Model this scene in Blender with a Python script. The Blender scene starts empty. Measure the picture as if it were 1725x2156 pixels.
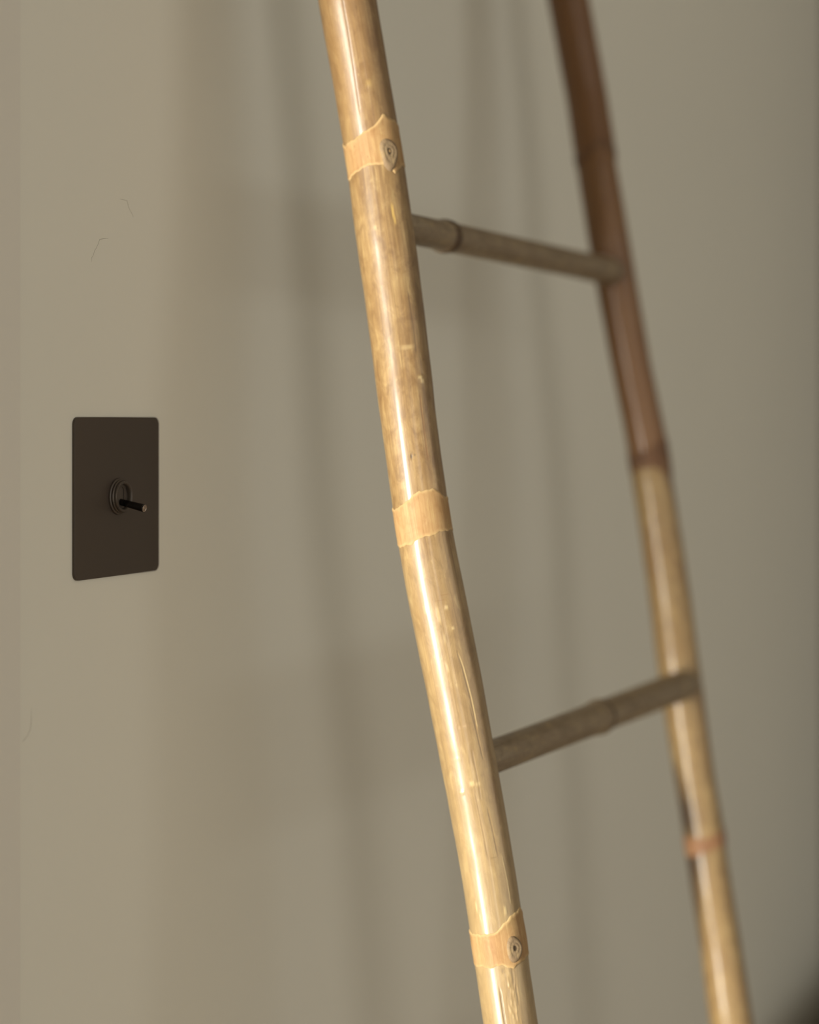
import bpy, math, random
import numpy as np
from mathutils import Vector, noise

# ------------------------------------------------------------------ camera
# World frame: the painted wall is the plane y = 0 (room on its -y side), x runs along it, z is up.
sc = bpy.context.scene
C = sc.collection
TH = math.radians(24.086)
CAM = Vector((0.0, -0.5894, 1.15))
F_PX = 4200.0
cam_d = bpy.data.cameras.new('camera')
cam = bpy.data.objects.new('camera', cam_d); C.objects.link(cam)
cam.location = CAM
cam.rotation_euler = (math.pi / 2, 0, TH - math.pi / 2)
cam_d.sensor_fit = 'VERTICAL'; cam_d.sensor_height = 36.0; cam_d.sensor_width = 36.0 * 1725 / 2156
cam_d.lens = F_PX / 2156 * 36.0
cam_d.shift_y = -193.0 / 2156
cam_d.clip_start = 0.02
cam_d.dof.use_dof = True
cam_d.dof.focus_distance = 1.072
cam_d.dof.aperture_fstop = 2.9
sc.camera = cam

# ------------------------------------------------------------------ world, daylight, exposure
w = bpy.data.worlds.new('world'); sc.world = w; w.use_nodes = True
w.node_tree.nodes['Background'].inputs[0].default_value = (0.62, 0.68, 0.75, 1)
w.node_tree.nodes['Background'].inputs[1].default_value = 0.3

def area(name, loc, target, sx, sy, power, col, spread=180):
    d = bpy.data.lights.new(name, 'AREA'); d.shape = 'RECTANGLE'; d.size = sx; d.size_y = sy
    d.energy = power; d.color = col; d.spread = math.radians(spread)
    o = bpy.data.objects.new(name, d); C.objects.link(o); o.location = loc
    o.rotation_euler = (Vector(target) - Vector(loc)).to_track_quat('-Z', 'Y').to_euler()
    return o
area('daylight_side_window', (-2.06, 0.64, 0.82), (2, 0.0, 0.82), 0.50, 1.55, 55, (1.0, 0.94, 0.83), 70)
area('daylight_room_window', (-2.06, -2.85, 1.25), (2, -2.85, 1.25), 0.85, 2.3, 34, (1.0, 0.94, 0.86))
area('front_fill', (0.95, -4.06, 1.3), (0.95, 0, 1.3), 3.2, 2.4, 26.5, (1.0, 0.965, 0.895))  # added fill that evens out the wall, from an unseen source

sc.view_settings.view_transform = 'Standard'; sc.view_settings.look = 'None'
sc.view_settings.gamma = 1.0; sc.view_settings.use_curve_mapping = False
sc.view_settings.exposure = 0.0
sc.cycles.use_denoising = True
sc.cycles.max_bounces = 8; sc.cycles.diffuse_bounces = 5; sc.cycles.glossy_bounces = 4
sc.cycles.sample_clamp_indirect = 6.0

# ------------------------------------------------------------------ helpers
def link(o, parent=None, kind=None, label=None, cat=None, group=None):
    C.objects.link(o)
    if parent: o.parent = parent
    if kind: o['kind'] = kind
    if label: o['label'] = label
    if cat: o['category'] = cat
    if group: o['group'] = group
    return o

def mesh_obj(name, verts, faces, mat, parent=None, smooth=True, **kw):
    me = bpy.data.meshes.new(name); me.from_pydata([tuple(v) for v in verts], [], [tuple(f) for f in faces]); me.update()
    me.materials.append(mat)
    if smooth: me.polygons.foreach_set('use_smooth', [True] * len(me.polygons))
    return link(bpy.data.objects.new(name, me), parent, **kw)

def boxes(bs):
    V, F = [], []
    for (x0, x1, y0, y1, z0, z1) in bs:
        b = len(V)
        V += [(x0,y0,z0),(x1,y0,z0),(x1,y1,z0),(x0,y1,z0),(x0,y0,z1),(x1,y0,z1),(x1,y1,z1),(x0,y1,z1)]
        F += [tuple(b+i for i in f) for f in ((0,3,2,1),(4,5,6,7),(0,1,5,4),(1,2,6,5),(2,3,7,6),(3,0,4,7))]
    return V, F

def box_obj(name, bs, mat, parent=None, bevel=0.0, **kw):
    V, F = boxes(bs)
    o = mesh_obj(name, V, F, mat, parent, smooth=False, **kw)
    if bevel:
        m = o.modifiers.new('bevel', 'BEVEL'); m.width = bevel; m.segments = 2
    return o

# ------------------------------------------------------------------ materials
class NT:
    def __init__(s, name):
        s.m = bpy.data.materials.new(name); s.m.use_nodes = True
        s.t = s.m.node_tree; s.b = s.t.nodes['Principled BSDF']
    def n(s, typ, **kw):
        nd = s.t.nodes.new(typ)
        for k, v in kw.items():
            if k[0] == '_': setattr(nd, k[1:], v)
            else: nd.inputs[k].default_value = v
        return nd
    def l(s, a, b): s.t.links.new(a, b)
    def noise(s, vec, scale, detail=4, rough=0.5, dist=0.0):
        nd = s.n('ShaderNodeTexNoise', Scale=scale, Detail=detail, Roughness=rough, Distortion=dist)
        s.l(vec, nd.inputs['Vector']); return nd.outputs['Fac']
    def mapping(s, vec, scale):
        nd = s.n('ShaderNodeMapping'); nd.inputs['Scale'].default_value = scale
        s.l(vec, nd.inputs['Vector']); return nd.outputs['Vector']
    def ramp(s, fac, stops):
        nd = s.n('ShaderNodeValToRGB'); e = nd.color_ramp.elements
        while len(e) < len(stops): e.new(0.5)
        for el, (p, c) in zip(e, stops):
            el.position = p; el.color = (c, c, c, 1) if not hasattr(c, '__len__') else (*c, 1)
        s.l(fac, nd.inputs['Fac']); return nd.outputs['Color']
    def mix(s, fac, a, b, mode='MIX'):
        nd = s.n('ShaderNodeMix', _data_type='RGBA', _blend_type=mode)
        for v, i in ((fac, 0), (a, 6), (b, 7)):
            if hasattr(v, 'is_linked'): s.l(v, nd.inputs[i])
            elif i == 0: nd.inputs[0].default_value = v
            else: nd.inputs[i].default_value = (*v, 1)
        return nd.outputs[2]
    def bump(s, h, strength, dist, prev=None):
        nd = s.n('ShaderNodeBump', Strength=strength, Distance=dist)
        s.l(h, nd.inputs['Height'])
        if prev is not None: s.l(prev, nd.inputs['Normal'])
        return nd.outputs['Normal']

def paint(name, col, rough=0.62, var=0.03):
    m = NT(name); co = m.n('ShaderNodeTexCoord').outputs['Object']
    big = m.noise(co, 3.0, 3); fine = m.noise(co, 900, 3)
    dark = tuple(c * (1 - var) for c in col)
    m.l(m.mix(big, dark, tuple(c * (1 + var) for c in col)), m.b.inputs['Base Color'])
    m.b.inputs['Roughness'].default_value = rough
    m.b.inputs['Specular IOR Level'].default_value = 0.3
    m.l(m.bump(fine, 0.12, 0.0002), m.b.inputs['Normal'])
    return m.m

def plain(name, col, rough=0.5, metal=0.0, bump=0.0, bscale=2000, coat=0.0):
    m = NT(name); co = m.n('ShaderNodeTexCoord').outputs['Object']
    f = m.noise(co, bscale, 3)
    m.l(m.mix(f, tuple(c * .93 for c in col), tuple(c * 1.07 for c in col)), m.b.inputs['Base Color'])
    m.b.inputs['Roughness'].default_value = rough; m.b.inputs['Metallic'].default_value = metal
    m.b.inputs['Coat Weight'].default_value = coat
    if bump: m.l(m.bump(f, bump, 0.0001), m.b.inputs['Normal'])
    return m.m

def bamboo(name, light, mid, dark, rough=0.38, spec=0.5, coat=0.5, fleck=(0.44, 0.32, 0.14)):
    """uv = (arc length, length along the cane) in metres; 'mark' = rgb + strength of real scars and stains"""
    m = NT(name)
    uv = m.n('ShaderNodeUVMap').outputs['UV']
    blot = m.noise(m.mapping(uv, (55, 26, 1)), 1.0, 5, 0.62, 0.5)
    fib = m.noise(m.mapping(uv, (2600, 26, 1)), 1.0, 4, 0.6)
    fib2 = m.noise(m.mapping(uv, (500, 9, 1)), 1.0, 4, 0.6, 0.2)
    spk = m.noise(m.mapping(uv, (420, 130, 1)), 1.0, 3, 0.6)
    base = m.mix(m.ramp(blot, [(0.33, 0.0), (0.62, 1.0)]), mid, light)
    blot2 = m.noise(m.mapping(uv, (170, 75, 1)), 1.0, 5, 0.65, 0.8)
    base = m.mix(m.ramp(blot2, [(0.36, 0.42), (0.50, 0.0)]), base, dark)
    base = m.mix(m.ramp(blot2, [(0.54, 0.0), (0.68, 0.5)]), base, fleck)
    base = m.mix(m.ramp(fib2, [(0.50, 0.0), (0.72, 0.55)]), base, dark)
    base = m.mix(m.ramp(fib, [(0.40, 0.35), (0.60, 0.0)]), base, dark)
    base = m.mix(m.ramp(spk, [(0.66, 0.0), (0.76, 0.5)]), base, fleck)
    base = m.mix(m.ramp(spk, [(0.24, 0.5), (0.33, 0.0)]), base, tuple(c * .45 for c in dark))
    at = m.n('ShaderNodeAttribute', _attribute_name='mark')
    base = m.mix(at.outputs['Alpha'], base, at.outputs['Color'])
    m.l(base, m.b.inputs['Base Color'])
    rg = m.n('ShaderNodeMapRange'); rg.inputs['To Min'].default_value = rough; rg.inputs['To Max'].default_value = rough + 0.2
    m.l(fib2, rg.inputs['Value']); m.l(rg.outputs[0], m.b.inputs['Roughness'])
    m.b.inputs['Specular IOR Level'].default_value = spec
    m.b.inputs['Coat Weight'].default_value = coat; m.b.inputs['Coat Roughness'].default_value = 0.19
    b = m.bump(fib2, 0.35, 0.0003); b = m.bump(blot, 0.35, 0.0008, b); b = m.bump(blot2, 0.35, 0.0004, b); b = m.bump(spk, 0.25, 0.00015, b); b = m.bump(fib, 0.10, 0.0001, b)
    m.l(b, m.b.inputs['Normal'])
    return m.m

M_wall = paint('warm_grey_wall_paint', (0.70, 0.68, 0.58))
M_trim = paint('satin_trim_paint', (0.665, 0.635, 0.55), 0.5)
M_ceil = paint('ceiling_paint', (0.62, 0.60, 0.56))
M_end = paint('end_wall_painted_shade', (0.16, 0.145, 0.12))  # end wall made dark in its colour to put shade into the far corner
M_hair = plain('hairline_grey', (0.26, 0.23, 0.17), 0.8)
M_gap = plain('dark_joint_gap', (0.06, 0.05, 0.04), 0.8)
M_plate = plain('dark_bronze_plate', (0.056, 0.042, 0.031), 0.45, 0.15, 0.05, 5000)
M_ring = plain('bronze_collar', (0.075, 0.060, 0.047), 0.42, 0.35, 0.0)
M_hole = plain('switch_recess_black', (0.012, 0.010, 0.009), 0.6)
M_lever = plain('black_chrome_lever', (0.045, 0.04, 0.037), 0.16, 0.9)
M_tip = plain('polished_lever_tip', (0.42, 0.35, 0.30), 0.25, 0.9, 0.6, 1400)
M_glassframe = plain('white_window_frame', (0.6, 0.58, 0.54), 0.4)
M_front = bamboo('honey_bamboo', (0.31, 0.205, 0.086), (0.225, 0.132, 0.047), (0.10, 0.048, 0.016))
M_back = bamboo('straw_bamboo', (0.30, 0.205, 0.082), (0.235, 0.145, 0.053), (0.12, 0.065, 0.025), 0.42, 0.45, 0.3)
M_node = bamboo('matte_node_sheath', (0.38, 0.25, 0.115), (0.34, 0.20, 0.08), (0.23, 0.115, 0.04), 0.5, 0.3, 0.0)
M_nodeb = bamboo('brown_node_ring', (0.15, 0.075, 0.038), (0.12, 0.06, 0.028), (0.06, 0.03, 0.015), 0.5, 0.3, 0.0)
M_nodep = bamboo('pinkish_node_ring', (0.26, 0.135, 0.068), (0.22, 0.11, 0.05), (0.14, 0.065, 0.028), 0.5, 0.3, 0.0)
M_rung = bamboo('grey_brown_bamboo', (0.26, 0.20, 0.125), (0.22, 0.16, 0.095), (0.12, 0.08, 0.04), 0.38, 0.4, 0.1)
M_rungn = bamboo('dark_rung_node', (0.11, 0.07, 0.04), (0.09, 0.055, 0.03), (0.05, 0.03, 0.018), 0.5, 0.3, 0.0)
M_scar = bamboo('pale_branch_scar', (0.30, 0.22, 0.125), (0.20, 0.14, 0.08), (0.09, 0.06, 0.035), 0.6, 0.25, 0.0)

# wooden floor colour
def wood_floor():
    m = NT('oak_floor'); co = m.n('ShaderNodeTexCoord').outputs['Object']
    g = m.noise(m.mapping(co, (3, 60, 1)), 1.0, 5, 0.6)
    m.l(m.mix(g, (0.20, 0.13, 0.075), (0.30, 0.21, 0.12)), m.b.inputs['Base Color'])
    m.b.inputs['Roughness'].default_value = 0.4
    return m.m
M_floor = wood_floor()

# ------------------------------------------------------------------ room shell
X0, XE, XL = 0.72, 2.70, -2.0        # wall's free end, far corner, window wall
YB, YF, HC = 1.70, -4.0, 2.60        # recess back, wall opposite, ceiling height
w1 = (0.36, 0.92, 0.03, 1.62); w2 = (-3.30, -2.40, 0.06, 2.44); w3 = (-0.70, 2.60, 0.06, 2.52)  # the last opening is added for the front fill
box_obj('floor', [(XL-.3, XE+.2, YF-.2, YB+.2, -0.1, 0.0)], M_floor, kind='structure')
box_obj('ceiling', [(XL-.3, XE+.2, YF-.2, YB+.2, HC, HC+.1)], M_ceil, kind='structure')
wall = box_obj('wall_back', [(X0, XE+.2, 0.0, 0.12, 0.0, HC)], M_wall, kind='structure')
box_obj('wall_recess_side', [(X0, X0+.12, 0.12, YB+.2, 0.0, HC)], M_wall, kind='structure')
box_obj('wall_recess_back', [(XL-.1, X0, YB, YB+.12, 0.0, HC)], M_wall, kind='structure')
box_obj('wall_right', [(XE, XE+.12, YF, 0.0, 0.0, HC)], M_end, kind='structure')
box_obj('wall_front', [(XL-.1, w3[0], YF-.12, YF, 0.0, HC), (w3[1], XE+.12, YF-.12, YF, 0.0, HC),
                       (w3[0], w3[1], YF-.12, YF, 0.0, w3[2]), (w3[0], w3[1], YF-.12, YF, w3[3], HC)], M_wall, kind='structure')
box_obj('wall_left', [(XL-.12, XL, YF, w2[0], 0, HC), (XL-.12, XL, w2[1], w1[0], 0, HC), (XL-.12, XL, w1[1], YB, 0, HC),
                      (XL-.12, XL, w2[0], w2[1], 0, w2[2]), (XL-.12, XL, w2[0], w2[1], w2[3], HC),
                      (XL-.12, XL, w1[0], w1[1], 0, w1[2]), (XL-.12, XL, w1[0], w1[1], w1[3], HC)], M_wall, kind='structure')
for i, (a, b, c, d) in enumerate((w1, w2)):
    t = .035
    box_obj('window_%d' % (i+1), [(XL-.05, XL+.01, a, a+t, c, d), (XL-.05, XL+.01, b-t, b, c, d),
                                  (XL-.05, XL+.01, a+t, b-t, c, c+t), (XL-.05, XL+.01, a+t, b-t, d-t, d)],
            M_glassframe, bevel=.003, kind='structure')
t = .035  # unseen frame added around the front fill
box_obj('window_3', [(w3[0], w3[0]+t, YF-.05, YF+.01, w3[2], w3[3]), (w3[1]-t, w3[1], YF-.05, YF+.01, w3[2], w3[3]),
                     (w3[0]+t, w3[1]-t, YF-.05, YF+.01, w3[2], w3[2]+t), (w3[0]+t, w3[1]-t, YF-.05, YF+.01, w3[3]-t, w3[3])],
        M_glassframe, bevel=.003, kind='structure')
box_obj('baseboard_back', [(0.836, XE, -0.014, 0.0, 0.0, 0.10)], M_trim, bevel=.003, kind='structure')
# flat casing that ends the wall at the free edge, at the left border of the photograph
box_obj('trim_1', [(X0-.004, 0.8350, -0.0022, 0.0, 0.0, HC)], M_trim, bevel=.0006, kind='structure')

def px_on_plane(px, py, y=0.0):
    """meeting point of a sight line measured in the photograph with a plane parallel to the wall"""
    r = (px - 862.5) / F_PX; v = Vector((math.cos(TH) + r*math.sin(TH), math.sin(TH) - r*math.cos(TH), -(py - 885.0)/F_PX))
    return CAM + v * ((y - CAM.y) / v.y)

def thread(name, pts, r, mat, parent):
    pts = [Vector(p) for p in pts]; V, F = [], []
    for i, p in enumerate(pts):
        d = (pts[min(i+1, len(pts)-1)] - pts[max(i-1, 0)]).normalized()
        n = d.cross(Vector((0, 1, 0))).normalized(); m = d.cross(n)
        k = r * (0.35 if i in (0, len(pts)-1) else 1)
        V += [p + n*k, p + m*k, p - n*k, p - m*k]
        if i: F += [(4*i-4+j, 4*i-4+(j+1) % 4, 4*i+(j+1) % 4, 4*i+j) for j in range(4)]
    F += [(3, 2, 1, 0), tuple(4*len(pts)-4+j for j in range(4))]
    return mesh_obj(name, V, F, mat, parent)
for ln in ([(252,419),(262,421),(268,423),(270,433),(273,441),(277,448),(281,457)],
           [(228,502),(218,502.5),(210,504),(207,513),(203,522),(199,528),(197,536),(193,543),(193,552)],
           [(66,1490),(66,1515),(64,1535),(58,1549),(50,1559),(46,1562)]):
    thread('hairline_crack', [px_on_plane(x, y, 0.0) for x, y in ln], .00010, M_hair, wall)
thread('joint_crack', [(0.83535, -0.0002, px_on_plane(43, yy).z) for yy in (1640, 1680, 1700, 1712, 1718)], .00025, M_gap, wall)

# ------------------------------------------------------------------ light switch
PC = Vector((0.92652, 0.0, 1.10860))
sw = bpy.data.objects.new('light_switch', None)
link(sw, label='dark bronze toggle light switch on a square plate fixed to the beige wall', cat='light switch')
sw.location = PC
def rounded_plate(hw, hh, rad, y0, y1, ch):
    def ring(ins, y):
        P = []
        for cx, cz, a0 in ((1, 1, 0), (-1, 1, 90), (-1, -1, 180), (1, -1, 270)):
            for k in range(13):
                a = math.radians(a0 + 90*k/12)
                P.append((cx*(hw-rad) + (rad-ins)*math.cos(a), y, cz*(hh-rad) + (rad-ins)*math.sin(a)))
        return P
    rs = [ring(0, y0), ring(0, y1+ch), ring(ch*.3, y1+ch*.3), ring(ch, y1)]
    n = len(rs[0]); V = sum(rs, []); F = []
    for i in range(3): F += [(i*n+j, i*n+(j+1) % n, (i+1)*n+(j+1) % n, (i+1)*n+j) for j in range(n)]
    F += [tuple(3*n+j for j in range(n)), tuple(reversed(range(n)))]
    return V, F
V, F = rounded_plate(.0424, .0431, .0040, 0.0, -.0016, .00025)
pl = mesh_obj('plate', V, F, M_plate, sw, smooth=False)
def lathe(name, prof, mat, parent, n=96, center=(0, 0, 0), axis=None):
    """profile of (radius, height off the wall); turned about -y or a given axis"""
    ax = Vector(axis or (0, -1, 0)).normalized(); u = ax.cross(Vector((0, 0, 1))).normalized(); v = ax.cross(u)
    c = Vector(center); V, F = [], []
    for r, h in prof:
        for j in range(n):
            a = 2*math.pi*j/n; V.append(c + ax*h + u*(r*math.cos(a)) + v*(r*math.sin(a)))
    for i in range(len(prof)-1): F += [(i*n+j, i*n+(j+1) % n, (i+1)*n+(j+1) % n, (i+1)*n+j) for j in range(n)]
    F.append(tuple((len(prof)-1)*n+j for j in range(n)))
    F.append(tuple(reversed(range(n))))
    o = mesh_obj(name, V, F, mat, parent)
    m = o.modifiers.new('split', 'EDGE_SPLIT'); m.split_angle = math.radians(38)
    return o
T = .0016
lathe('flange', [(.0098, T-.0006), (.0100, T+.0004), (.0099, T+.0009), (.0095, T+.0012), (.0088, T+.0013)], M_ring, sw)
collar = lathe('collar', [(.0086, T+.0008), (.0090, T+.0014), (.0091, T+.0021), (.0088, T+.0025), (.0086, T+.0027), (.0087, T+.0033), (.0086, T+.0038), (.0083, T+.0042),
                 (.0077, T+.0043), (.0071, T+.0041), (.0067, T+.0036), (.0066, T+.0028), (.0066, T+.0016)], M_ring, sw)
# slotted disc inside the collar: an obround ring frame around a dark slot
def obround(hw, hh, y, n=16):
    P = []
    for s in (1, -1):
        for k in range(n+1):
            a = math.pi*k/n if s == 1 else math.pi + math.pi*k/n
            P.append((hw*math.cos(a), y, s*(hh-hw) + hw*math.sin(a)))
    return P
ob = obround(.0026, .0054, -(T+.0020)); ob2 = obround(.0026, .0054, -(T+.0008)); n = len(ob)
outer = [(.0066*math.cos(a), -(T+.0020), .0066*math.sin(a)) for a in [math.atan2(p[2], p[0]) for p in ob]]
V = outer + ob + ob2
F = [(j, (j+1) % n, n+(j+1) % n, n+j) for j in range(n)] + [(n+j, n+(j+1) % n, 2*n+(j+1) % n, 2*n+j) for j in range(n)]
mesh_obj('slotted_disc', V, F, M_ring, sw, smooth=False)
mesh_obj('slot', [(x, -(T+.0009), z) for x, _, z in obround(.0027, .0055, 0)], [tuple(range(n))], M_hole, sw, smooth=False)
lb = Vector((0, -(T+.0013), -.0030)); lt = Vector((0, -(T+.0165), -.0062)); ld = (lt-lb).normalized(); L = (lt-lb).length
lever = lathe('toggle_lever', [(.0018, 0), (.00185, L*.2), (.0020, L*.6), (.00215, L*.93), (.00222, L*.98), (.0021, L)], M_lever, sw, 48, lb, ld)
lathe('lever_tip', [(.0020, L-.0001), (.00205, L+.0001), (.0019, L+.00025), (.0016, L+.0002), (.0015, L+.0001), (.0009, L+.0002), (.0003, L+.0003)], M_tip, lever, 48, lb, ld)

# ------------------------------------------------------------------ bamboo canes
def z_of(py, depth=1.118): return 1.15 - (py - 885.0)/F_PX*depth
FZ = [(1.3905,1.0262,16.5),(1.3634,1.0275,16.25),(1.3361,1.0288,16.1),(1.3114,1.0295,16.1),(1.3005,1.0299,16.05),(1.291,1.0300,16.15),(1.2813,1.0292,16.3),(1.2539,1.0279,16.4),(1.2377,1.0275,16.45),(1.2268,1.0269,16.2),(1.1997,1.025,16.0),(1.1727,1.0227,15.8),(1.146,1.0203,15.35),(1.1194,1.0192,15.3),(1.1062,1.0188,15.3),(1.093,1.0184,15.35),(1.0797,1.0189,15.5),(1.0664,1.0201,15.75),(1.0532,1.0213,15.85),(1.0266,1.0241,15.9),(0.9999,1.0268,15.75),(0.9734,1.0288,15.5),(0.9469,1.0308,15.3),(0.9202,1.0328,15.2),(0.8939,1.0337,14.95),(0.8717,1.0334,15.0),(0.86,1.0337,15.35),(0.8524,1.0333,15.3),(0.8458,1.0328,14.85),(0.82,1.032,15.0),
      (0.70,1.031,15.3),(0.55,1.030,15.6),(0.40,1.0275,15.4),(0.25,1.029,15.8),(0.10,1.030,16.0),(0,1.031,16.1)]
FZ = [(1.82,1.0215,15.0),(1.70,1.022,15.2),(1.56,1.0245,15.8),(1.46,1.0255,16.4)] + FZ
RZ = [(1.82,1.440,14.3),(1.70,1.442,14.8),(1.58,1.440,15.3),(1.4718,1.4425,15.5),(1.3993,1.4485,15.4),(1.3576,1.4470,15.6),(1.3433,1.4448,14.9),(1.2888,1.4452,15.3),(1.2518,1.4465,15.0),(1.1904,1.4500,14.6),(1.1518,1.4555,14.7),(1.1287,1.4575,15.1),(1.1172,1.4567,15.2),(1.1057,1.4552,15.0),(1.0612,1.4545,15.1),(1.0118,1.4510,15.5),(0.9713,1.4455,15.6),(0.9345,1.4430,15.3),(0.8901,1.4405,14.7),(0.8635,1.4407,14.7),(0.841,1.4412,15.2),(0.8326,1.4392,14.8),(0.8048,1.4374,14.9),(0.7605,1.4372,15.0),(0.7178,1.4335,15.6),(0.60,1.433,15.2),(0.45,1.436,15.5),(0.30,1.434,15.4),(0.15,1.437,15.8),(0,1.436,16.0)]
LEAN = .170
class Cane:
    def __init__(s, tab):
        t = np.array(sorted(tab)); zz = np.arange(0, 1.8205, .0005)
        g = np.exp(-0.5*(np.arange(-24, 25)*.0005/.0045)**2); g /= g.sum()
        sm = lambda q: np.convolve(np.pad(np.interp(zz, t[:, 0], q), 24, mode='edge'), g, 'valid')
        s.z = zz; s.x = sm(t[:, 1]); s.r = sm(t[:, 2]/1000)
    def cx(s, z): return np.interp(z, s.z, s.x)
    def cr(s, z): return np.interp(z, s.z, s.r)
    def cy(s, z): return -.130 - .0026 + LEAN*(z - 1.15)
# phi = 0 faces the camera side, positive towards the room's far end
EU = np.array([-math.cos(TH), -math.sin(TH), 0.0]); EV = np.array([math.sin(TH), -math.cos(TH), 0.0])
AX = np.array([0.0, LEAN, 1.0]) / math.hypot(1, LEAN)
def perp(v): v = v - AX*np.dot(v, AX); return v/np.linalg.norm(v)
EUp, EVp = perp(EU), perp(EV)

def grid_mesh(name, P, uv, mark, mat, parent, caps=True, label=None):
    """P: rows x n x 3, closed around; uv rows x (n+1) x 2; mark rows x n x 4"""
    R, n = P.shape[:2]
    i, j = np.meshgrid(np.arange(R-1), np.arange(n), indexing='ij'); k = (j+1) % n
    q = np.stack([i*n+j, i*n+k, (i+1)*n+k, (i+1)*n+j], -1).reshape(-1, 4)
    uvq = np.stack([uv[i, j], uv[i, j+1], uv[i+1, j+1], uv[i+1, j]], 2).reshape(-1, 2)
    me = bpy.data.meshes.new(name)
    nv = R*n; nf = len(q); extra = 2 if caps else 0
    me.vertices.add(nv); me.vertices.foreach_set('co', P.reshape(-1).astype(np.float32))
    loops = q.reshape(-1).tolist(); starts = list(range(0, 4*nf, 4)); tot = [4]*nf
    if caps:
        starts += [len(loops), len(loops)+n]; tot += [n, n]
        loops += list(range(n-1, -1, -1)) + [(R-1)*n+t for t in range(n)]
    me.loops.add(len(loops)); me.loops.foreach_set('vertex_index', loops)
    me.polygons.add(len(starts)); me.polygons.foreach_set('loop_start', starts); me.polygons.foreach_set('loop_total', tot)
    me.polygons.foreach_set('use_smooth', [True]*nf + [False]*extra)
    ul = me.uv_layers.new(name='UVMap'); full = np.zeros((len(loops), 2), np.float32); full[:len(uvq)] = uvq
    ul.data.foreach_set('uv', full.reshape(-1))
    at = me.attributes.new('mark', 'FLOAT_COLOR', 'POINT'); at.data.foreach_set('color', mark.reshape(-1).astype(np.float32))
    me.update(calc_edges=True); me.validate()
    me.materials.append(mat)
    return link(bpy.data.objects.new(name, me), parent, label=label)

def bump2(ph, z, p0, z0, wp, wz, pw=2):
    return np.exp(-(np.abs((ph-p0)/wp)**pw + np.abs((z-z0)/wz)**pw))

def vnoise(u, v, seed):
    g = np.random.RandomState(seed).rand(64, 64); s = lambda t: t*t*(3-2*t)
    i, j = np.floor(u).astype(int), np.floor(v).astype(int); fu, fv = s(u-i), s(v-j)
    G = lambda a, b: g[a % 64, b % 64]
    return (G(i, j)*(1-fu) + G(i+1, j)*fu)*(1-fv) + (G(i, j+1)*(1-fu) + G(i+1, j+1)*fu)*fv

class Marks:
    def __init__(s, shape): s.c = np.zeros(shape + (4,)); s.d = np.zeros(shape)
    def add(s, f, col, depth=0.0):
        f = np.clip(f, 0, 1); a = s.c[..., 3]; na = np.maximum(a, f)
        wgt = np.where(na > 0, f/np.maximum(f + a, 1e-6), 0)[..., None]
        s.c[..., :3] = s.c[..., :3]*(1-wgt) + np.array(col)*wgt; s.c[..., 3] = na
        s.d += depth*f
    def line(s, PH, Z, pts, wid, col, depth, r=.0155, taper=True):
        """crack through (phi, z) points"""
        pts = sorted(pts, key=lambda p: p[1]); zs = [p[1] for p in pts]; ps = [p[0] for p in pts]
        pc = np.interp(Z, zs, ps); L0, L1 = zs[0], zs[-1]
        u = np.clip((Z-L0)/(L1-L0), 0, 1); env = ((Z > L0) & (Z < L1))*(np.minimum(1, 12*np.minimum(u, 1-u)) if taper else 1)
        f = np.exp(-((PH-pc)*r/wid)**2)*env
        s.add(f, col, depth)

def build_rail(name, cane, mat, parent, fine, n, step, fn, label):
    zs = np.concatenate([np.arange(0, fine[0], .012), np.arange(fine[0], fine[1], step), np.arange(fine[1], 1.8201, .012)])
    zs = np.unique(np.append(zs, 1.82)); ph = np.linspace(-math.pi, math.pi, n, endpoint=False) + math.pi
    ph = (ph + math.pi) % (2*math.pi) - math.pi
    Z, PH = np.meshgrid(zs, ph, indexing='ij')
    mk = Marks(Z.shape)
    mk.c[..., :3] = .3
    r = cane.cr(Z)*(1 + .012*np.sin(PH*2 + Z*4) + .006*np.sin(PH*3 + 1 + Z*9))
    wv = np.sin(Z*160 + 3*np.sin(PH+Z*21))*.00005 + np.sin(PH*7+Z*14)*.00004 + np.sin(PH*11-Z*35)*.00002
    fn(mk, PH, Z)
    r = r + wv + mk.d
    cen = np.stack([cane.cx(Z), cane.cy(Z), Z], -1)
    P = cen + r[..., None]*(np.cos(PH)[..., None]*EUp + np.sin(PH)[..., None]*EVp)
    P[0, :, 2] = 0.0
    base = np.linspace(0, 2*math.pi, n+1)*.0155
    uv = np.stack([np.broadcast_to(base, (len(zs), n+1)), np.broadcast_to(zs[:, None], (len(zs), n+1))], -1)
    return grid_mesh(name, P, uv, mk.c, mat, parent, label=label)

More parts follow.
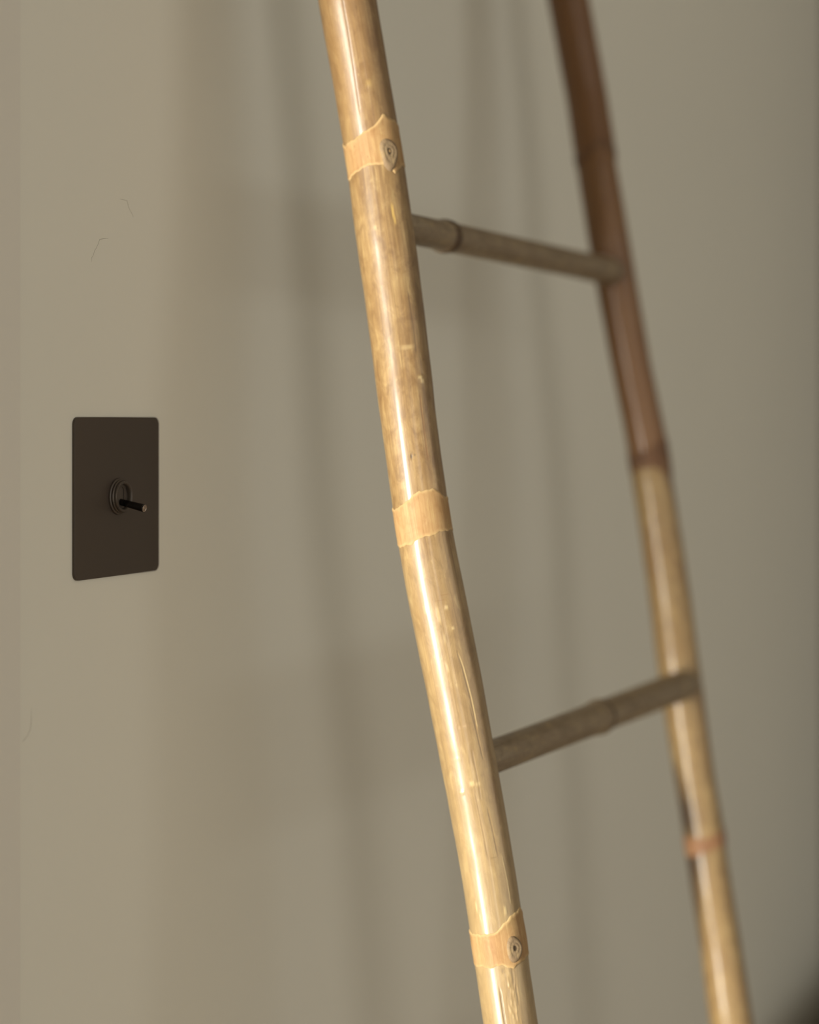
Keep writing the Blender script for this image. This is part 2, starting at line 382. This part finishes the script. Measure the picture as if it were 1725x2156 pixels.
def q2p(q): return math.asin(max(-.985, min(.985, q)))
def node_ring(cane, top, bot, mat, parent, lift=.0005, n=192, rows=26, edge=(0.50, 0.36, 0.17), edge_f=.8, puffs=(), name='node', zf=z_of, label=None, extra=None):
    """sheath scar band between two uneven edges given as (q across the visible width, pixel row)"""
    def curve(pts):
        P = [(q2p(q), zf(y)) for q, y in pts]; m = sum(p[1] for p in P)/len(P)
        a = [p[0] for p in P] + [P[-1][0]+.9, P[0][0]+2*math.pi-.9]; b = [p[1] for p in P] + [m, m]
        return a + [a[0]+2*math.pi], b + [b[0]]
    ph = np.linspace(0, 2*math.pi, n, endpoint=False)
    def ev(pts):
        a, b = curve(pts); pp = (ph - a[0]) % (2*math.pi) + a[0]
        v = np.interp(pp, a, b)
        return v + .00025*np.sin(ph*9+top[0][1]) + .00018*np.sin(ph*23+1)
    zt, zb = ev(top), ev(bot)
    t = np.concatenate([[0, 0, .02, .05, .08], np.linspace(.12, .88, rows-10), [.92, .95, .98, 1, 1]])
    lf = np.interp(t, [0, .05, .12, .5, .88, .94, 1], [.0, .85, .55, .75, .6, 1.15, 0])*lift
    lf[0] = -.0012; lf[1] = .0; lf[-1] = -.0012; lf[-2] = 0.0
    Z = zb + (zt-zb)*t[:, None]; PH = np.broadcast_to(ph, Z.shape); PHw = (PH+math.pi) % (2*math.pi) - math.pi
    mk = Marks(Z.shape)
    mk.c[..., :3] = edge
    e = np.exp(-(t/.05)**2)*.8 + np.exp(-((1-t)/.045)**2)
    mk.add(np.broadcast_to((e*edge_f)[:, None], Z.shape).copy(), edge)
    if extra: extra(mk, PHw, Z)
    r = cane.cr(Z)*(1 + .012*np.sin(PHw*2 + Z*4) + .006*np.sin(PHw*3 + 1 + Z*9)) + lf[:, None] + mk.d
    for p0, z0, wp, wz, h in puffs: r = r + h*bump2(PHw, Z, p0, z0, wp, wz)
    cen = np.stack([cane.cx(Z), cane.cy(Z), Z], -1)
    P = cen + r[..., None]*(np.cos(PH)[..., None]*EUp + np.sin(PH)[..., None]*EVp)
    uv = np.stack([np.broadcast_to(np.linspace(0, 2*math.pi, n+1)*.0155, (len(t), n+1)), np.broadcast_to(np.concatenate([Z, Z[:, :1]], 1), (len(t), n+1))], -1)
    return grid_mesh(name, P, uv, mk.c, mat, parent, caps=False, label=label)

def branch_scar(cane, q, py, rx, rz, parent, h=.0012, zf=z_of, tail=.3, seed=0):
    """raised almond knot with a sunken dark pit"""
    p0, z0 = q2p(q), zf(py); V = []; nr, na = 14, 40; R0 = float(cane.cr(z0))
    P = np.zeros((nr, na, 3)); mark = np.zeros((nr, na, 4)); rnd = random.Random(seed)
    for i in range(nr):
        t = 1 - i/(nr-1)*.985
        for j in range(na):
            a = 2*math.pi*j/na; k = 1 + .06*math.sin(3*a+seed)
            du = rx*t*math.cos(a)*k; dz = rz*t*math.sin(a)*k*(1 + (tail if math.sin(a) < 0 else 0))
            lift = h*(np.interp(t, [0, .12, .3, .45, .62, .8, 1], [.15, .3, .8, .65, 1.0, .75, -1.2]))
            lift += .00008*math.sin(j*2.3+i*1.7)
            ph = p0 + du/R0; z = z0 + dz; r = float(cane.cr(z)) + .0007 + lift
            P[i, j] = np.array([float(cane.cx(z)), float(cane.cy(z)), z]) + r*(math.cos(ph)*EUp + math.sin(ph)*EVp)
            f = float(np.interp(t, [0, .14, .24, .5, .6, .78, 1], [1, .9, .15, .12, .1, .4, .1]))
            col = (.03, .02, .012) if t < .2 else ((.19, .125, .07) if t > .55 else (.34, .25, .14))
            mark[i, j] = (*col, f)
    P[-1] = P[-1].mean(0)
    uv = np.zeros((nr, na+1, 2)); uv[..., 0] = np.linspace(0, .06, na+1); uv[..., 1] = (np.linspace(0, .01, nr))[:, None]
    return grid_mesh('branch_scar', P, uv, mark, M_scar, parent, caps=False)

lad = bpy.data.objects.new('bamboo_ladder', None)
link(lad, label='honey-coloured bamboo pole ladder leaning against the beige wall', cat='ladder')
fc, rc = Cane(FZ), Cane(RZ)
mid_z = 0.0
lad.location = (0, 0, 0)

DK = (.10, .055, .025); CR = (.055, .035, .02); PALE = (.50, .38, .18); YEL = (.48, .32, .09)
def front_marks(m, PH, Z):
    L = lambda pts, wd, col, dp, **k: m.line(PH, Z, [(q2p(q), z_of(y)) for q, y in pts], wd, col, dp, **k)
    # splits and grooves along the fibres
    L([(-.17, -30), (-.17, 10), (-.17, 60), (-.20, 140), (-.25, 245)], .00035, (.10, .06, .03), -.00012)
    L([(-.22, 2052), (-.215, 2100), (-.20, 2160), (-.2, 2300)], .0004, CR, -.0006)
    L([(.33, 1365), (.42, 1400), (.5, 1470), (.52, 1535)], .00035, (.13, .075, .03), -.00025)
    L([(.36, 1370), (.46, 1405), (.54, 1470), (.56, 1540)], .00035, PALE, .00015)
    L([(.42, 1480), (.50, 1540), (.56, 1600)], .0003, (.13, .075, .03), -.0002)
    L([(.2, 1570), (.22, 1640), (.2, 1680)], .0003, (.14, .08, .035), -.0002)
    L([(.03, 1650), (.06, 1740), (.08, 1800)], .0003, (.18, .11, .05), -.0002)
    L([(.38, 1690), (.44, 1760), (.46, 1795)], .0003, (.14, .08, .035), -.0002)
    L([(.52, 620), (.56, 700), (.55, 760)], .0004, (.12, .07, .03), -.0001)
    L([(.50, 830), (.52, 900), (.50, 980)], .0004, (.18, .085, .025), -.0001)
    L([(.6, 1790), (.66, 1850), (.66, 1900)], .0004, PALE, .0001)
    # chips, flecks and pin holes
    for q, y, wx, wz, col, dp, f in ((.22, 178, .0016, .0018, YEL, .0001, .55), (.37, 452, .0007, .0042, YEL, -.0001, .9), (.40, 470, .0006, .0025, YEL, 0, .8),
            (.60, 803, .0016, .0010, PALE, .0002, .9), (.66, 811, .0014, .0014, PALE, .0002, .9), (-.08, 963, .0006, .0012, CR, -.0002, .9), (.06, 961, .0005, .0006, CR, -.0001, .7),
            (-.42, 1655, .0016, .0007, PALE, .0002, .9), (0.0, 1640, .0014, .0016, PALE, .0002, .9), (.2, 1643, .0018, .0012, PALE, .0001, .7), (-.4, 1585, .0035, .0004, PALE, .0001, .7),
            (-.62, 1890, .0005, .0035, PALE, .0001, .9), (-.55, 1912, .0005, .003, PALE, .0001, .6), (.42, 1905, .0010, .0028, PALE, .0002, .9), (.28, 1278, .0010, .0012, PALE, .0002, .8),
            (.36, 1322, .0009, .0010, PALE, .0002, .8), (.08, 1262, .0022, .0003, (.16, .07, .02), 0, .7), (.30, 1252, .0020, .0003, (.16, .07, .02), 0, .6), (.75, 1390, .0012, .0012, (.2, .13, .07), .0002, .7),
            (.3, 1796, .0016, .0003, (.14, .08, .03), -.0001, .8), (-.1, 1524, .0010, .0010, (.36, .25, .13), -.0001, .6), (.1, 1521, .0014, .0006, (.4, .27, .14), -.0001, .6),
            (.05, 1700, .0025, .0003, (.5, .36, .2), 0, .5), (-.3, 480, .0008, .0012, PALE, 0, .5), (.28, 738, .004, .0012, PALE, .0001, .4), (-.5, 1275, .0012, .003, PALE, .0001, .4),
            (-.05, 1290, .0010, .005, PALE, .0002, .5), (.0, 1340, .0008, .003, PALE, .0002, .5), (-.1, 1400, .0008, .003, PALE, .0002, .5)):
        a = bump2(PH, Z, q2p(q), z_of(y), wx/.0155, wz, 4)*f; m.add(a, col, dp)
    # peeled, ragged strip under the lowest branch scar
    n1 = (vnoise(PH*.0155/.0011, Z/.0034, 3) + .7*vnoise(PH*.0155/.0006, Z/.0015, 4))*1.6 - 1.3
    reg = bump2(PH, Z, q2p(.22), z_of(2100), .0034/.0155, .023, 4)
    m.add(reg*np.clip((n1-.1)*1.6, 0, 1)*.75, (.48, .35, .17), .00045)
    m.add(reg*np.clip((-n1-.5)*1.4, 0, 1)*.7, (.15, .09, .04), -.0003)
    for q, y, wx, wz in ((.33, 2040, .0006, .006), (.02, 2022, .0010, .0013), (.40, 2072, .0005, .007)):
        m.add(bump2(PH, Z, q2p(q), z_of(y), wx/.0155, wz, 4)*.8, (.14, .09, .04), -.0003)
    # colour wash: browner at the top, pale straw near the bottom
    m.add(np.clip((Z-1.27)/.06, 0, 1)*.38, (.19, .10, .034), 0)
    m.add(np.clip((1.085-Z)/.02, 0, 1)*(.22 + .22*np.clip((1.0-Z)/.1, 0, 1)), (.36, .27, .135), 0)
    # darker weathered flank
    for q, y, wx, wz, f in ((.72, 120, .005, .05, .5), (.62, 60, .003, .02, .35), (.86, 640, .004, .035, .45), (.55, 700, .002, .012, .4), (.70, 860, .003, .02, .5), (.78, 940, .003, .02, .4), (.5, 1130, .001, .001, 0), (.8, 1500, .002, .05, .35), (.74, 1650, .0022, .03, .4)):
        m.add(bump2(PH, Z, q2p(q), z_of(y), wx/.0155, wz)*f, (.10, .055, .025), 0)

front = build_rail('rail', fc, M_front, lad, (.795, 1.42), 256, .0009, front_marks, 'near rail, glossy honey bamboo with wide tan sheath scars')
node_ring(fc, [(-.95,293),(-.6,287),(-.3,280),(0,272),(.3,262),(.52,246),(.60,244),(.72,252),(.93,258)],
              [(-.97,366),(-.72,357),(-.45,351),(-.1,349),(.2,350),(.42,357),(.62,372),(.8,360),(.95,352)], M_node, front, puffs=[(q2p(.55), z_of(325), .36, .010, .0006)])
branch_scar(fc, .52, 324, .0062, .0082, front, seed=1, tail=.45)
node_ring(fc, [(-.96,1064),(-.7,1060),(-.45,1051),(-.2,1041),(.05,1036),(.4,1034),(.62,1036),(.78,1044),(.92,1056)],
              [(-.97,1143),(-.72,1141),(-.50,1142),(-.38,1134),(-.1,1131),(.2,1129),(.6,1125),(.95,1122)], M_node, front)
node_ring(fc, [(-.96,1944),(-.6,1947),(-.45,1944),(-.2,1947),(.0,1944),(.22,1930),(.4,1926),(.6,1918),(.95,1908)],
              [(-.97,2013),(-.7,2012),(-.45,2015),(-.2,2012),(.0,2012),(.15,2016),(.4,2022),(.7,2014),(.95,2008)], M_node, front, puffs=[(q2p(.5), z_of(1985), .36, .010, .0008)])
branch_scar(fc, .50, 1982, .0054, .0070, front, seed=2, h=.0010, tail=.25)
for zz in (1.60, .56, .27, .04):
    zf = lambda y: y
    node_ring(fc, [(-.9, zz+.010), (0, zz+.012), (.9, zz+.011)], [(-.9, zz-.010), (0, zz-.008), (.9, zz-.011)], M_node, front, zf=zf)

def zr(py): 
    return float(np.interp(py, [0,200,313,351,501,603,773,880,944,976,1008,1132,1271,1387,1492,1620,1696,1760,1786,1867,1995,2123],
        [1.4718,1.3993,1.3576,1.3433,1.2888,1.2518,1.1904,1.1518,1.1287,1.1172,1.1057,1.0612,1.0118,.9713,.9345,.8901,.8635,.841,.8326,.8048,.7605,.7178]))
def back_marks(m, PH, Z):
    up = np.clip((Z - 1.112)/.004, 0, 1); top = np.clip((Z - 1.352)/.004, 0, 1)
    m.add(.86*up + .08*top, (.135, .054, .011), 0)
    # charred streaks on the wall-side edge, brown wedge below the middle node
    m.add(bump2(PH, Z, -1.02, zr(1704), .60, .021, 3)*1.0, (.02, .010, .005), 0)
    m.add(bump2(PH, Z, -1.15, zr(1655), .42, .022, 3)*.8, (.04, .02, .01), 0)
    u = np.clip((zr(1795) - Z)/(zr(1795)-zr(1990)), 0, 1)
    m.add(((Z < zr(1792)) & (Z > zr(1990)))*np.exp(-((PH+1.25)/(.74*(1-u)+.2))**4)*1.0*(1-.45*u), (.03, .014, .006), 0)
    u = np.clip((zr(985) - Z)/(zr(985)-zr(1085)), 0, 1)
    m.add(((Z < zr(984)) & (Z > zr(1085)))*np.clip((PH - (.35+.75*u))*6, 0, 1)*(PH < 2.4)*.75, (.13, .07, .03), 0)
    m.add(bump2(PH, Z, -1.0, zr(1160), .35, .022, 2)*.55, (.17, .085, .03), 0)
    m.add(bump2(PH, Z, -1.1, zr(1280), .3, .03, 2)*.35, (.18, .09, .035), 0)
    m.add(bump2(PH, Z, .95, zr(1500), .45, .03, 2)*.45, (.15, .08, .03), 0)
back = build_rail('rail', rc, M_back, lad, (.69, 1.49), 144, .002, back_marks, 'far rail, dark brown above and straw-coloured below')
node_ring(rc, [(-.95,338),(-.4,318),(0,304),(.3,302),(.6,310),(.95,325)], [(-.95,352),(-.4,332),(0,318),(.3,316),(.6,330),(.95,343)], M_nodeb, back, .0009, 128, 18, (.08,.035,.012), .5, zf=zr, label='dark reddish-brown ring')
node_ring(rc, [(-.95,956),(-.5,950),(0,946),(.5,932),(.95,928)], [(-.95,990),(-.5,986),(0,984),(.3,992),(.6,1004),(.95,1010)], M_nodeb, back, .0008, 128, 18, (.15,.08,.04), .4, zf=zr, label='greyish-brown ring')
node_ring(rc, [(-.95,1752),(-.5,1754),(0,1757),(.5,1752),(.95,1750)], [(-.95,1797),(-.6,1792),(-.2,1788),(.2,1786),(.95,1784)], M_nodep, back, .0008, 128, 18, (.28,.15,.08), .4, zf=zr, label='pinkish-tan ring')
for zz in (1.61, .56, .28, .05):
    zf = lambda y: y
    node_ring(rc, [(-.9, zz+.006), (0, zz+.007), (.9, zz+.006)], [(-.9, zz-.006), (0, zz-.005), (.9, zz-.006)], M_nodep, back, zf=zf, n=96, rows=16)

# rungs: canes along x; radius table in x, nodes as their own rings
def rung(z, y0, y1, tab, nodes, label=None, n=96, dz=0.0):
    xa, xb = tab[0][0], tab[-1][0]
    xs = np.arange(xa, xb+.0005, .001); tx = [t[0] for t in tab]; tr = [t[1] for t in tab]
    g = np.exp(-0.5*(np.arange(-8, 9)/2.2)**2); g /= g.sum()
    R = np.convolve(np.pad(np.interp(xs, tx, tr), 8, mode='edge'), g, 'valid')
    cy = np.interp(xs, [xa, xb], [y0, y1]); cz = z + np.interp(xs, [xa, xb], [0, dz])
    rad = lambda x: np.interp(x, xs, R)
    def surf(xv, rv, n):
        ph = np.linspace(0, 2*math.pi, n, endpoint=False); X, PHm = np.meshgrid(xv, ph, indexing='ij')
        r = np.broadcast_to(np.asarray(rv)[:, None], X.shape)*(1+.012*np.sin(2*PHm+X*8))
        return np.stack([X, np.interp(X, xs, cy) - r*np.cos(PHm), np.interp(X, xs, cz) - r*np.sin(PHm)], -1)
    def uvs(xv, n): return np.stack([np.broadcast_to(np.linspace(0, .06, n+1), (len(xv), n+1)), np.broadcast_to(np.asarray(xv)[:, None], (len(xv), n+1))], -1)
    mk = np.zeros((len(xs), n, 4))
    o = grid_mesh('rung', surf(xs, R, n), uvs(xs, n), mk, M_rung, lad, label=label)
    for x0, wd, lift in nodes:
        t = np.array([0, 0, .15, .35, .5, .7, .88, 1, 1]); xv = x0 - wd/2 + wd*t
        rv = rad(xv) + np.array([-.001, 0, .8, 1, .85, 1, .7, 0, -1/lift*.001])*lift
        grid_mesh('node', surf(xv, rv, n), uvs(xv, n), np.zeros((len(t), n, 4)), M_rungn, o, caps=False)
    return o
yp = lambda z: -.1326 + LEAN*(z-1.15)
rung(1.2618, yp(1.2618)-.0005, yp(1.2618)-.0020, [(1.034,.0089),(1.095,.0090),(1.104,.0093),(1.111,.0101),(1.121,.0097),(1.130,.0092),(1.25,.0093),(1.36,.0096),(1.400,.0101),(1.428,.0098),(1.4395,.0096)],
     [(1.1155, .0105, .0005), (1.4285, .004, .0004)], 'weathered grey-brown rung joining the far rail at its brown upper half')
rung(.9572, yp(.957), yp(.957)-.0062, [(1.034,.0097),(1.15,.0100),(1.225,.0104),(1.238,.0111),(1.2445,.0117),(1.250,.0108),(1.26,.0103),(1.35,.0107),(1.42,.0111),(1.441,.0108)],
     [(1.2470, .0052, .0004)], 'lower visible rung, grey-brown with one dark ring at mid length', dz=-.0035)
for z, s in ((1.5668, 1.0), (.652, 1.03), (.347, .98)):
    k = 1.20 + .12*math.sin(z*7)
    rung(z, yp(z), yp(z), [(1.034,.0095*s),(k-.02,.0098*s),(k,.0110*s),(k+.02,.0099*s),(1.437,.0102*s)], [(k+.003, .006, .0004)])

# ------------------------------------------------------------------ cabinet added out of view to shade the wall in the far corner
M_cab = plain('dark_brown_wood', (0.24, 0.20, 0.165), 0.5)
M_knob = plain('aged_brass_knob', (0.20, 0.14, 0.07), 0.35, 0.8)
cab = bpy.data.objects.new('added_shade_cabinet', None)
link(cab, label='added unseen brown wooden cabinet shading the wall low in the far corner', cat='cabinet')
cab.location = (2.435, -0.395, 0)
box_obj('body', [(-.215, .215, -.27, .27, .10, .405)], M_cab, cab, bevel=.003)
box_obj('cabinet_top', [(-.235, .235, -.285, .285, .405, .43)], M_cab, cab, bevel=.004)
for sgn in (-1, 1):
    d = box_obj('door', [(-.229, -.215, min(sgn*.003, sgn*.262), max(sgn*.003, sgn*.262), .11, .395)], M_cab, cab, bevel=.002)
    lathe('knob', [(.005, 0), (.005, .010), (.011, .014), (.012, .020), (.008, .025), (.002, .026)], M_knob, d, 24, (-.229, sgn*.03, .30), (-1, 0, 0))
for sx in (-1, 1):
    for sy in (-1, 1):
        lathe('leg', [(.012, 0), (.014, .02), (.020, .09), (.021, .10)], M_cab, cab, 20, (sx*.18, sy*.23, 0), (0, 0.0001, 1))
